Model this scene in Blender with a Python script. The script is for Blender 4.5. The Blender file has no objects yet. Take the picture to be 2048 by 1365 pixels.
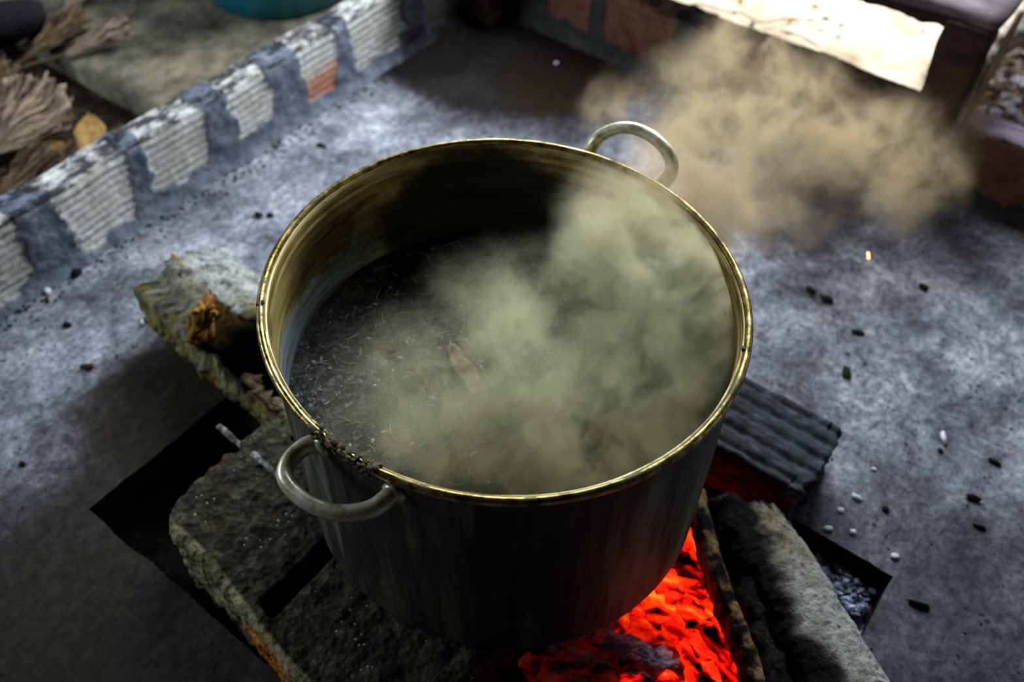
import bpy, bmesh, math, random
from mathutils import Vector, Matrix, noise as mn
random.seed(7)
PI = math.pi
D = bpy.data
COL = bpy.context.scene.collection
sc = bpy.context.scene

# ------------------------------------------------------------------ camera (X runs along the left wall, Y along the back wall)
F_PX, TH, ROLL, AZ = 1858.0, .8506, .0163, .9292
HB = .09                    # height the pot stands at
ZR = HB + .332              # rim height
def ab(v):
    return Vector((v[0]*math.cos(AZ)+v[1]*math.sin(AZ), -v[0]*math.sin(AZ)+v[1]*math.cos(AZ), v[2]))
_f = Vector((0, math.cos(TH), -math.sin(TH))); _r = Vector((1, 0, 0)); _u = _r.cross(_f)
_c, _s = math.cos(ROLL), math.sin(ROLL)
FW, RT, UP = ab(_f), ab(_c*_r+_s*_u), ab(-_s*_r+_c*_u)
CAM = ab(Vector((.0053, -.658, ZR+.669)))
def at(x, y, z=0.0):
    """point of the place at height z"""
    d = FW + (x-1024)/F_PX*RT - (y-682.5)/F_PX*UP
    return CAM + d*((z-CAM.z)/d.z)
cam = D.objects.new('camera', D.cameras.new('camera')); COL.objects.link(cam)
cam.matrix_world = Matrix(((RT.x, UP.x, -FW.x, CAM.x), (RT.y, UP.y, -FW.y, CAM.y), (RT.z, UP.z, -FW.z, CAM.z), (0, 0, 0, 1)))
cam.data.sensor_width = 36; cam.data.lens = F_PX/2048*36
cam.data.clip_start = .02
cam.data.dof.use_dof = True; cam.data.dof.focus_distance = .90; cam.data.dof.aperture_fstop = 3.4
sc.camera = cam

# ------------------------------------------------------------------ helpers
def srgb(h):
    o = []
    for i in (0, 2, 4):
        c = int(h[i:i+2], 16)/255
        o.append(c/12.92 if c <= .04045 else ((c+.055)/1.055)**2.4)
    return (*o, 1)
def tag(o, label=None, cat=None, group=None, kind=None):
    if label: o['label'] = label
    if cat: o['category'] = cat
    if group: o['group'] = group
    if kind: o['kind'] = kind
    return o
def link(name, bm, mat, parent=None, smooth=True, loc=None):
    me = D.meshes.new(name); bm.to_mesh(me); bm.free()
    for m in (mat if isinstance(mat, (list, tuple)) else [mat]): me.materials.append(m)
    if smooth:
        for p in me.polygons: p.use_smooth = True
    o = D.objects.new(name, me); COL.objects.link(o)
    if parent: o.parent = parent
    if loc is not None: o.location = loc
    return o
def empty(name, loc=(0, 0, 0), rz=0):
    o = D.objects.new(name, None); COL.objects.link(o); o.location = loc; o.rotation_euler = (0, 0, rz)
    o.empty_display_size = .02
    return o
def nz(p, s=1.0, o=3):
    return mn.fractal(Vector(p)*s, 1.0, 2.0, o, noise_basis='PERLIN_ORIGINAL')
def sst(a, b, x):
    t = max(0, min(1, (x-a)/(b-a))); return t*t*(3-2*t)

class M:
    def __init__(s, name, rough=.8, spec=.3, metal=0):
        s.m = D.materials.new(name); s.m.use_nodes = True
        s.t = s.m.node_tree; s.t.nodes.clear()
        s.out = s.t.nodes.new('ShaderNodeOutputMaterial')
        s.b = s.t.nodes.new('ShaderNodeBsdfPrincipled')
        s.t.links.new(s.b.outputs[0], s.out.inputs[0])
        s.set('Roughness', rough); s.set('Specular IOR Level', spec); s.set('Metallic', metal)
        s.pos = s.nd('ShaderNodeNewGeometry').outputs['Position']
    def nd(s, t, **pr):
        n = s.t.nodes.new(t)
        for k, v in pr.items(): setattr(n, k, v)
        return n
    def put(s, sock, v):
        if isinstance(v, bpy.types.NodeSocket): s.t.links.new(v, sock)
        elif v is not None: sock.default_value = v
    def set(s, k, v): s.put(s.b.inputs[k], v)
    def obj(s): return s.nd('ShaderNodeTexCoord').outputs['Object']
    def sc(s, vec, k):
        n = s.nd('ShaderNodeVectorMath', operation='MULTIPLY'); s.put(n.inputs[0], vec); n.inputs[1].default_value = k; return n.outputs[0]
    def add(s, vec, k):
        n = s.nd('ShaderNodeVectorMath', operation='ADD'); s.put(n.inputs[0], vec); s.put(n.inputs[1], k); return n.outputs[0]
    def noise(s, vec, scale, detail=5, rough=.6, dist=0, col=False):
        n = s.nd('ShaderNodeTexNoise'); s.put(n.inputs['Vector'], vec); n.inputs['Scale'].default_value = scale
        n.inputs['Detail'].default_value = detail; n.inputs['Roughness'].default_value = rough; n.inputs['Distortion'].default_value = dist
        return n.outputs['Color' if col else 'Fac']
    def vor(s, vec, scale, feat='F1', out='Distance'):
        n = s.nd('ShaderNodeTexVoronoi', feature=feat); s.put(n.inputs['Vector'], vec); n.inputs['Scale'].default_value = scale
        return n.outputs[out]
    def ramp(s, fac, stops):
        n = s.nd('ShaderNodeValToRGB'); s.put(n.inputs[0], fac)
        e = n.color_ramp.elements
        while len(e) < len(stops): e.new(.5)
        for i, (p, c) in enumerate(stops):
            e[i].position = p; e[i].color = srgb(c) if isinstance(c, str) else (c, c, c, 1)
        return n.outputs[0]
    def mix(s, f, a, b, mode='MIX'):
        n = s.nd('ShaderNodeMix', data_type='RGBA', blend_type=mode)
        s.put(n.inputs[0], f)
        s.put(n.inputs[6], srgb(a) if isinstance(a, str) else a); s.put(n.inputs[7], srgb(b) if isinstance(b, str) else b)
        return n.outputs[2]
    def ma(s, op, a, b=None, c=None, clamp=False):
        n = s.nd('ShaderNodeMath', operation=op, use_clamp=clamp)
        s.put(n.inputs[0], a); s.put(n.inputs[1], b)
        if c is not None: s.put(n.inputs[2], c)
        return n.outputs[0]
    def mr(s, v, a, b, c=0, d=1, smooth=False):
        n = s.nd('ShaderNodeMapRange', clamp=True)
        if smooth: n.interpolation_type = 'SMOOTHSTEP'
        s.put(n.inputs[0], v)
        for i, k in enumerate((a, b, c, d)): n.inputs[i+1].default_value = k
        return n.outputs[0]
    def blob(s, vec, c, r, soft=.5, sz=None):
        """1 inside radius r of c, falling to 0"""
        n = s.nd('ShaderNodeVectorMath', operation='SUBTRACT'); s.put(n.inputs[0], vec); n.inputs[1].default_value = c
        v = n.outputs[0]
        if sz: v = s.sc(v, sz)
        l = s.nd('ShaderNodeVectorMath', operation='LENGTH'); s.put(l.inputs[0], v)
        return s.mr(l.outputs['Value'], r*(1-soft), r, 1, 0, True)
    def attr(s, name, out='Fac'):
        return s.nd('ShaderNodeAttribute', attribute_name=name).outputs[out]
    def bump(s, h, strength=.5, dist=.002, prev=None):
        n = s.nd('ShaderNodeBump'); n.inputs['Strength'].default_value = strength; n.inputs['Distance'].default_value = dist
        s.put(n.inputs['Height'], h)
        if prev is not None: s.put(n.inputs['Normal'], prev)
        s.set('Normal', n.outputs[0]); return n.outputs[0]
    def base(s, c): s.set('Base Color', srgb(c) if isinstance(c, str) else c)

def colattr(bm, name): return bm.verts.layers.float.new(name)

def grid_surface(fn, nu, nv, wrap_u=False, wrap_v=False, attrs=()):
    """fn(i/nu, j/nv) -> (co, {attr: value})"""
    bm = bmesh.new(); L = {a: bm.verts.layers.float.new(a) for a in attrs}
    V = []
    U = nu if wrap_u else nu+1; W = nv if wrap_v else nv+1
    for i in range(U):
        row = []
        for j in range(W):
            co, at_ = fn(i/nu, j/nv)
            v = bm.verts.new(co)
            for a in attrs: v[L[a]] = at_.get(a, 0)
            row.append(v)
        V.append(row)
    for i in range(nu):
        for j in range(nv):
            q = [V[i][j], V[(i+1) % U][j], V[(i+1) % U][(j+1) % W], V[i][(j+1) % W]]
            if len(set(q)) == 4: bm.faces.new(q)
    return bm, V
def cap(bm, ring):
    c = bm.verts.new(sum((v.co for v in ring), Vector())/len(ring))
    for k in range(len(ring)): bm.faces.new((ring[k], ring[(k+1) % len(ring)], c))
    return c
def tube(pts, rad, seg=10, flat=1.0, noise_amp=0, close=True, wob=0):
    """tube through pts; rad scalar or list; flat squeezes the cross-section vertically"""
    bm = bmesh.new(); rings = []
    n = len(pts); pts = [Vector(p) for p in pts]
    for i, p in enumerate(pts):
        t = (pts[min(i+1, n-1)]-pts[max(i-1, 0)]).normalized()
        side = t.cross(Vector((0, 0, 1)))
        side = Vector((1, 0, 0)) if side.length < 1e-3 else side.normalized()
        up = side.cross(t)
        r = rad[i] if isinstance(rad, (list, tuple)) else rad
        ring = []
        for k in range(seg):
            a = 2*PI*k/seg
            rr = r*(1+noise_amp*nz(p+side*math.cos(a)*r*1.2+up*math.sin(a)*r*1.2, 30))
            ring.append(bm.verts.new(p+side*math.cos(a)*rr+up*math.sin(a)*rr*flat))
        rings.append(ring)
    for i in range(n-1):
        for k in range(seg):
            bm.faces.new((rings[i][k], rings[i][(k+1) % seg], rings[i+1][(k+1) % seg], rings[i+1][k]))
    if close:
        cap(bm, rings[0][::-1]); cap(bm, rings[-1])
    bmesh.ops.recalc_face_normals(bm, faces=bm.faces)
    return bm
def spline(ctrl, n=24):
    ctrl = [Vector(c) for c in ctrl]; out = []
    P = [ctrl[0]*2-ctrl[1]]+ctrl+[ctrl[-1]*2-ctrl[-2]]
    for i in range(1, len(P)-2):
        for k in range(n):
            t = k/n; a, b, c, d = P[i-1:i+3]
            out.append(.5*((2*b)+(c-a)*t+(2*a-5*b+4*c-d)*t*t+(3*b-a-3*c+d)*t**3))
    out.append(ctrl[-1]); return out
def block(lo, hi, res, fn=None, rnd=.006, rough=.002, ns=30, attrs=()):
    """dense box with rounded worn edges; fn(co, normal_axis) may move the vertex"""
    lo, hi = Vector(lo), Vector(hi); sz = hi-lo
    n = [max(2, int(sz[k]/res)) for k in range(3)]
    bm = bmesh.new(); cache = {}; L = {a: bm.verts.layers.float.new(a) for a in attrs}
    def vert(i, j, k):
        if (i, j, k) in cache: return cache[i, j, k]
        p = Vector((lo.x+sz.x*i/n[0], lo.y+sz.y*j/n[1], lo.z+sz.z*k/n[2]))
        q = Vector([min(max(p[m], lo[m]+rnd), hi[m]-rnd) for m in range(3)])
        d = p-q
        o = q+(d.normalized()*rnd if d.length > 1e-9 else d)
        nrm = d.normalized() if d.length > 1e-9 else Vector((0, 0, 1))
        o = o+nrm*rough*nz(o, ns, 4)
        at_ = {}
        if fn:
            r = fn(o, p)
            if isinstance(r, tuple): o, at_ = r
            else: o = r
        v = bm.verts.new(o)
        for a in attrs: v[L[a]] = at_.get(a, 0)
        cache[i, j, k] = v; return v
    X, Y, Z = n
    for i in range(X):
        for j in range(Y):
            bm.faces.new((vert(i, j, 0), vert(i, j+1, 0), vert(i+1, j+1, 0), vert(i+1, j, 0)))
            bm.faces.new((vert(i, j, Z), vert(i+1, j, Z), vert(i+1, j+1, Z), vert(i, j+1, Z)))
    for i in range(X):
        for k in range(Z):
            bm.faces.new((vert(i, 0, k), vert(i+1, 0, k), vert(i+1, 0, k+1), vert(i, 0, k+1)))
            bm.faces.new((vert(i, Y, k), vert(i, Y, k+1), vert(i+1, Y, k+1), vert(i+1, Y, k)))
    for j in range(Y):
        for k in range(Z):
            bm.faces.new((vert(0, j, k), vert(0, j, k+1), vert(0, j+1, k+1), vert(0, j+1, k)))
            bm.faces.new((vert(X, j, k), vert(X, j+1, k), vert(X, j+1, k+1), vert(X, j, k+1)))
    return bm
def lump(c, r, amp=.35, seed=0, sub=2, sx=1, sy=1, sz=1, rz=0, ns=None):
    bm = bmesh.new(); bmesh.ops.create_icosphere(bm, subdivisions=sub, radius=1)
    for v in bm.verts:
        k = 1+amp*nz(v.co*1.0+Vector((seed*7.3, seed*3.1, 0)), ns or 1.3, 3)
        v.co = Vector((v.co.x*sx, v.co.y*sy, v.co.z*sz))*r*k
    bmesh.ops.rotate(bm, cent=(0, 0, 0), matrix=Matrix.Rotation(rz, 3, 'Z'), verts=bm.verts)
    if c is not None: bmesh.ops.translate(bm, vec=Vector(c), verts=bm.verts)
    return bm
def merge(dst, src):
    me = D.meshes.new('tmp'); src.to_mesh(me); src.free(); dst.from_mesh(me); D.meshes.remove(me)

# ------------------------------------------------------------------ materials
def m_concrete():
    m = M('slab_concrete', .9, .1)
    p = m.pos
    w = m.add(p, m.sc(m.noise(p, 6, 3, col=True), (.12, .12, 0)))
    big = m.noise(w, 7, 9, .72)
    c = m.ramp(big, [(.36, '55575e'), (.46, '868991'), (.54, 'a6a9b1'), (.64, 'd2d4da')])
    fine = m.noise(p, 90, 8, .85)
    c = m.mix(m.mr(fine, .40, .56), m.mix(.62, c, '2c2e33'), c)
    # long trowel scratches
    st = m.noise(m.sc(w, (6, 38, 1)), 1.6, 4, .7, .6)
    c = m.mix(m.mr(st, .58, .68, 0, .6), c, '3c3e44')
    st2 = m.noise(m.sc(w, (30, 7, 1)), 1.3, 4, .7, .8)
    c = m.mix(m.mr(st2, .60, .72, 0, .45), c, 'c8cad0')
    # warm dirt and specks
    d = m.noise(m.add(p, (3.1, 1.7, 0)), 11, 5, .7)
    c = m.mix(m.mr(d, .55, .70, 0, .5), c, '5d564e')
    v = m.vor(m.add(p, m.sc(m.noise(p, 40, 2, col=True), (.02, .02, 0))), 60)
    c = m.mix(m.mr(m.ma('ADD', v, m.mr(m.noise(p, 9, 3), .4, .6, .25, -.06)), .10, .16, .85, 0), c, '22242a')
    v2 = m.vor(m.add(p, (5.3, 2.2, .1)), 47)
    c = m.mix(m.mr(m.ma('ADD', v2, m.mr(m.noise(m.add(p, (9, 9, 0)), 5, 3), .5, .65, .3, 0)), .05, .09, .8, 0), c, 'd8dae2')
    # brown stains near the log and other dark patches, broken by noise
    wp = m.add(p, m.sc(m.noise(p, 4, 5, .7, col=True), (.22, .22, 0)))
    def dark_patch(c3, r, soft, k, col, sz=None):
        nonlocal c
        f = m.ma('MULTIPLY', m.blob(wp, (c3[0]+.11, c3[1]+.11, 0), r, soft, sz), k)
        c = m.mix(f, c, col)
    dark_patch(at(985, 120), .33, .5, .97, '120d09', (1, .75, 1))  # darker slab towards the back corner
    dark_patch(at(1140, 170), .20, .6, .92, '21170c')
    dark_patch(at(800, 110), .17, .6, .93, '14110c')
    dark_patch(at(320, 820), .19, .55, .9, '2e2410')
    dark_patch(at(420, 770), .14, .6, .85, '231a0a')
    dark_patch(at(240, 1260), .44, .55, .93, '241f12')  # vignette and shade of the lower left, painted into the slab colour
    dark_patch(at(60, 1365), .35, .9, .8, '28241a')  # more painted shade, out to the corner
    dark_patch(at(1600, 400), .22, .6, .9, '1e1712')  # darker slab along the back wall
    dark_patch(at(1420, 260), .16, .7, .8, '241b12')
    dark_patch(at(1900, 480), .14, .8, .8, '1b1714')
    dark_patch(at(1950, 1290), .40, .7, .72, '26282e')  # light falloff at the lower right put into the slab colour
    gr = m.noise(m.add(p, (7, 3, 0)), 60, 8, .8)
    c = m.mix(1.0, c, m.ramp(gr, [(.34, .45), (.5, .9), (.64, 1.35)]), 'MULTIPLY')
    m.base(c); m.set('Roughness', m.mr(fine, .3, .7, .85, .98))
    h = m.ma('ADD', m.ma('MULTIPLY', big, 1.2), m.ma('MULTIPLY', fine, .35))
    h = m.ma('SUBTRACT', h, m.mr(st, .60, .72, 0, .3))
    m.bump(h, .55, .003)
    return m.m
def m_pit():
    m = M('pit_soil', .95, .1); p = m.pos
    n = m.noise(p, 45, 6, .75)
    c = m.ramp(n, [(.3, '050404'), (.55, '15110c'), (.75, '2a241a')])
    w = m.add(p, m.sc(m.noise(p, 14, 4, .7, col=True), (.08, .08, 0)))
    a = at(1690, 1150, -.04)
    ash = m.blob(w, (a.x+.04, a.y+.04, -.04), .13, .5, (1, 1, .5))
    an = m.noise(p, 70, 6, .8)
    c = m.mix(m.ma('MULTIPLY', ash, m.mr(an, .42, .58)), c, '8e97b0')
    m.base(c); m.bump(n, .8, .006); return m.m
def m_brickwall(name, brick, brick2, mortar, mortar2, soot, orange=None):
    m = M(name, .9, .2); p = m.pos
    n1 = m.noise(p, 30, 6, .7); n2 = m.noise(p, 120, 4, .7)
    b = m.mix(m.mr(n1, .4, .65), brick, brick2)
    b = m.mix(m.attr('tint'), b, orange or brick2)
    b = m.mix(m.mr(m.attr('rib'), .15, .75, .6, 0), b, '3a3830')
    mo = m.mix(m.mr(m.noise(p, 18, 5, .7), .38, .62), mortar, mortar2)
    c = m.mix(m.attr('brick'), mo, b)
    c = m.mix(m.mr(n2, .35, .5, .35, 0), c, '201e1c')
    top = m.ma('MULTIPLY', m.ma('SUBTRACT', m.attr('top'), m.ma('MULTIPLY', m.attr('tint'), .75), clamp=True), m.mr(m.noise(m.sc(p, (.5, 1, 1) if name.endswith('left') else (1, .5, 1)), 42, 6, .75), .42, .54))
    c = m.mix(m.ma('MULTIPLY', top, .93), c, '1c1b1c')
    c = m.mix(m.attr('soot'), c, soot)
    edge = m.mr(m.ma('ABSOLUTE', m.ma('SUBTRACT', m.attr('brick'), .5)), .1, .42, .75, 0)
    c = m.mix(m.ma('MULTIPLY', edge, m.mr(n1, .4, .6)), c, '17161a')
    m.base(c); m.bump(m.ma('ADD', n1, m.ma('MULTIPLY', n2, .5)), .7, .004); return m.m
def m_simple(name, stops, scale=30, rough=.85, spec=.3, bump=.5, bd=.002, stretch=None, obj=False, metal=0, detail=6):
    m = M(name, rough, spec, metal); p = m.obj() if obj else m.pos
    if stretch: p = m.sc(p, stretch)
    n = m.noise(p, scale, detail, .7)
    m.base(m.ramp(n, stops)); m.bump(n, bump, bd); return m.m
def m_pot_out():
    m = M('sooty_pot_metal', .6, .25, .0); p = m.pos
    # vertical drip streaks over baked-on soot
    n = m.noise(m.sc(p, (1, 1, .10)), 28, 5, .7)
    n2 = m.noise(m.sc(p, (1, 1, .3)), 9, 4, .6)
    c = m.ramp(n, [(.35, '18190f'), (.50, '35362a'), (.62, '57583f'), (.76, '7c7852')])
    c = m.mix(m.mr(n2, .52, .66, 0, .7), c, '2a1d0d')
    g = m.noise(m.sc(m.add(p, (4, 2, 0)), (1, 1, .12)), 14, 4, .6)
    c = m.mix(m.mr(g, .56, .68, 0, .8), c, '84866e')
    c = m.mix(m.mr(m.noise(p, 240, 2, .6), .70, .74, 0, .5), c, 'a8a898')
    m.base(c); m.set('Roughness', m.mr(n, .3, .7, .75, .5)); m.bump(n, .25, .001); return m.m
def m_pot_in():
    m = M('pot_interior_metal', .4, .5, .75); p = m.pos
    s = m.noise(m.sc(p, (1.2, 1.2, 16)), 6, 6, .7, .3)
    c = m.ramp(s, [(.30, '4a3a16'), (.43, '9a8440'), (.56, 'c8b270'), (.72, 'efe2b4')])
    s2 = m.noise(m.sc(m.add(p, (2, 5, 1)), (2.5, 2.5, 12)), 4, 5, .7)
    c = m.mix(m.mr(s2, .52, .64, 0, .75), c, '33260f')
    z = m.nd('ShaderNodeSeparateXYZ'); m.put(z.inputs[0], p)
    zz = m.ma('ADD', z.outputs[2], m.mr(m.noise(p, 14, 4, .7), .3, .7, -.03, .03))
    # near-black patches above the broth on the far wall
    cr = m.blob(m.add(p, m.sc(m.noise(p, 13, 4, .7, col=True), (.1, .1, .06))), (.155+.05, .165+.05, .315+.03), .165, .35, (1, 1, 1.25))
    c = m.mix(m.ma('MULTIPLY', cr, .96), c, '070604')
    cr2 = m.blob(m.add(p, m.sc(m.noise(p, 11, 4, .7, col=True), (.1, .1, .06))), (-.03+.05, .23+.05, .325+.03), .12, .6)
    c = m.mix(m.ma('MULTIPLY', cr2, .8), c, '171006')
    # mineral film just above the liquid on the left
    c = m.mix(m.ma('MULTIPLY', m.mr(zz, .335, .315), m.ma('SUBTRACT', 1, cr)), c, m.mix(m.mr(s, .4, .6), '5c6f78', '9fb0b4'))
    m.base(c)
    m.set('Metallic', m.ma('SUBTRACT', .3, m.ma('MULTIPLY', cr, .3)))
    m.set('Roughness', m.ma('ADD', m.mr(s, .3, .7, .5, .3), m.ma('MULTIPLY', cr, .4)))
    m.bump(s, .25, .001); return m.m
def m_brass(name='brass_rim', dirty=.7, cols=('57481f', '8f7f46', 'c0b27c'), met=.95):
    m = M(name, .25, .5, met); p = m.pos
    n = m.noise(m.sc(p, (1, 1, 1)), 60, 5, .7)
    c = m.ramp(n, [(.35, cols[0]), (.5, cols[1]), (.7, cols[2])])
    d = m.noise(m.add(p, (1, 1, 1)), 22, 5, .75)
    f = m.mr(d, .50, .62, 0, dirty)
    c = m.mix(f, c, '241907')
    m.base(c); m.set('Roughness', m.ma('ADD', m.mr(n, .3, .7, .22, .4), m.ma('MULTIPLY', f, .4)))
    m.set('Metallic', m.ma('SUBTRACT', met, m.ma('MULTIPLY', f, met*.7)))
    m.bump(n, .2, .0008); return m.m
def m_broth():
    m = M('dark_broth', .12, .5); p = m.pos
    w = m.add(p, m.sc(m.noise(p, 12, 4, .7, col=True), (.05, .05, 0)))
    n = m.noise(w, 26, 6, .75)
    c = m.ramp(n, [(.35, '0c0b08'), (.52, '1d1c16'), (.63, '3a3a2f'), (.75, '5c6055')])
    f = m.noise(m.sc(w, (1, 1, 1)), 90, 5, .8, 1.5)
    c = m.mix(m.mr(f, .60, .68, 0, .7), c, '9ba398')
    m.base(c); m.set('Roughness', m.mr(f, .5, .7, .18, .7))
    m.bump(m.ma('ADD', n, m.ma('MULTIPLY', f, .6)), .7, .006); return m.m
def m_block_left():
    m = M('weathered_block_concrete', .95, .15); p = m.pos
    n = m.noise(p, 60, 6, .75); b = m.noise(p, 14, 4, .6)
    c = m.ramp(n, [(.32, '15140c'), (.5, '2f2d20'), (.64, '4f4c38'), (.78, '7c795f')])
    c = m.mix(m.mr(b, .5, .65, 0, .6), c, '33240f')
    v = m.vor(p, 120)
    c = m.mix(m.mr(m.ma('ADD', v, m.mr(m.noise(p, 20, 3), .45, .6, .25, 0)), .12, .2, .9, 0), c, 'a5a682')
    s = m.attr('side')
    sd = m.mix(m.mr(b, .4, .6), '6f6848', '8f8763')
    sd = m.mix(m.blob(m.add(p, m.sc(m.noise(p, 30, 3, col=True), (.02, .02, .02))), (-.345+.01, .075+.01, .03), .075, .4), sd, 'b06a22')
    sd = m.mix(m.mr(n, .54, .64), sd, '1b170e')
    c = m.mix(s, c, sd)
    m.base(c); m.bump(m.ma('ADD', n, v), .9, .004); return m.m
def m_block_right():
    m = M('charred_clay_block', .8, .3); p = m.pos
    n = m.noise(m.sc(p, (1, .5, 1)), 70, 6, .75); b = m.noise(p, 16, 4, .6)
    c = m.ramp(n, [(.32, '0d0e10'), (.5, '24282c'), (.66, '4c545c'), (.82, '8d949a')])
    c = m.mix(m.mr(b, .45, .6, 0, .6), c, '2f3b40')
    v = m.vor(p, 90)
    c = m.mix(m.mr(m.ma('ADD', v, m.mr(m.noise(p, 25, 3), .5, .62, .3, 0)), .10, .16, .8, 0), c, 'b5b6b8')
    m.base(c); m.bump(n, .8, .003)
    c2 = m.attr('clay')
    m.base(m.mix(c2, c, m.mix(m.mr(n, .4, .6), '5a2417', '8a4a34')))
    return m.m
def m_log(name, bark, bark2, moss=None):
    m = M(name, .92, .15); p = m.pos
    n = m.noise(p, 35, 6, .75); f = m.noise(p, 130, 4, .7)
    c = m.mix(m.mr(n, .4, .62), bark, bark2)
    if moss: c = m.mix(m.mr(m.noise(m.add(p, (3, 3, 3)), 24, 5, .7), .5, .6, 0, .8), c, moss)
    c = m.mix(m.attr('pale'), c, m.mix(m.mr(n, .42, .6), 'b8bab4', '76766a'))
    c = m.mix(m.attr('brown'), c, m.mix(m.mr(f, .4, .6), '5a3a12', '8d6a2a'))
    c = m.mix(m.blob(m.add(p, m.sc(m.noise(p, 30, 3, col=True), (.02, .02, .02))), tuple(at(1661, 1333, .085)+Vector((.01, .01, .01))), .018, .5), c, '0a0806')
    ch = m.ramp(f, [(.4, '040303'), (.6, '0f0d0b'), (.74, '3a3835')])
    c = m.mix(m.attr('char'), c, ch)
    c = m.mix(m.mr(f, .35, .48, .6, 0), c, '1a150e')
    m.base(c); m.bump(m.ma('ADD', n, m.ma('MULTIPLY', f, .6)), .9, .006); return m.m
def m_ember(name, glow, ash):
    m = M(name, .95, .1); p = m.pos
    q = m.sc(m.obj(), (.35, 1.3, 1)); q = m.add(q, m.sc(p, (.6, .6, .6)))
    w = m.add(q, m.sc(m.noise(p, 25, 3, col=True), (.02, .02, .02)))
    n = m.noise(w, 30, 3, .55); n2 = m.noise(m.add(w, (2, 2, 2)), 60, 5, .8)
    c = m.ramp(n2, [(.4, '0b0809'), (.55, '2a2228'), (.66, '8b8094')])
    m.base(m.mix(m.mr(n2, .5 if ash < .9 else .38, .6 if ash < .9 else .48, 0, ash), '0c0808', c if ash < .9 else m.ramp(n2, [(.38, '1a1a20'), (.5, '7c7c90'), (.64, 'c4c4d6')])))
    e = m.ramp(n, [(.41, '000000'), (.46, '6a0000'), (.52, 'd01004'), (.60, 'ff2a06'), (.72, 'ff7014')])
    m.set('Emission Color', e); m.set('Emission Strength', glow)
    m.bump(m.ma('ADD', n, n2), .9, .006); return m.m
def m_steam(name, blobs, dens, scale, thr=(.45, .68), holes=()):
    m = M(name); m.t.nodes.remove(m.b)
    vol = m.nd('ShaderNodeVolumePrincipled'); m.t.links.new(vol.outputs[0], m.out.inputs['Volume'])
    vol.inputs['Color'].default_value = srgb('f2edc0'); vol.inputs['Anisotropy'].default_value = .1
    p = m.pos
    wp = m.add(p, m.sc(m.noise(p, scale*.6, 2, .6, col=True), (.07, .07, .07)))
    n = m.noise(wp, scale, 4, .66)
    tot = None
    for (c, r, k) in blobs:
        c = Vector(c)+Vector((.035, .035, .035))
        b = m.ma('MULTIPLY', m.blob(wp, c, r, 1.0), k)
        tot = b if tot is None else m.ma('ADD', tot, b)
    for (c, r, k) in holes:
        c = Vector(c)+Vector((.035, .035, .035))
        h = m.ma('SUBTRACT', 1, m.ma('MULTIPLY', m.blob(wp, c, r, .8), k))
        tot = m.ma('MULTIPLY', tot, h)
    d = m.ma('MULTIPLY', tot, m.mr(n, thr[0], thr[1], .06, 1))
    m.put(vol.inputs['Density'], m.ma('MULTIPLY', d, dens))
    return m.m

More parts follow.
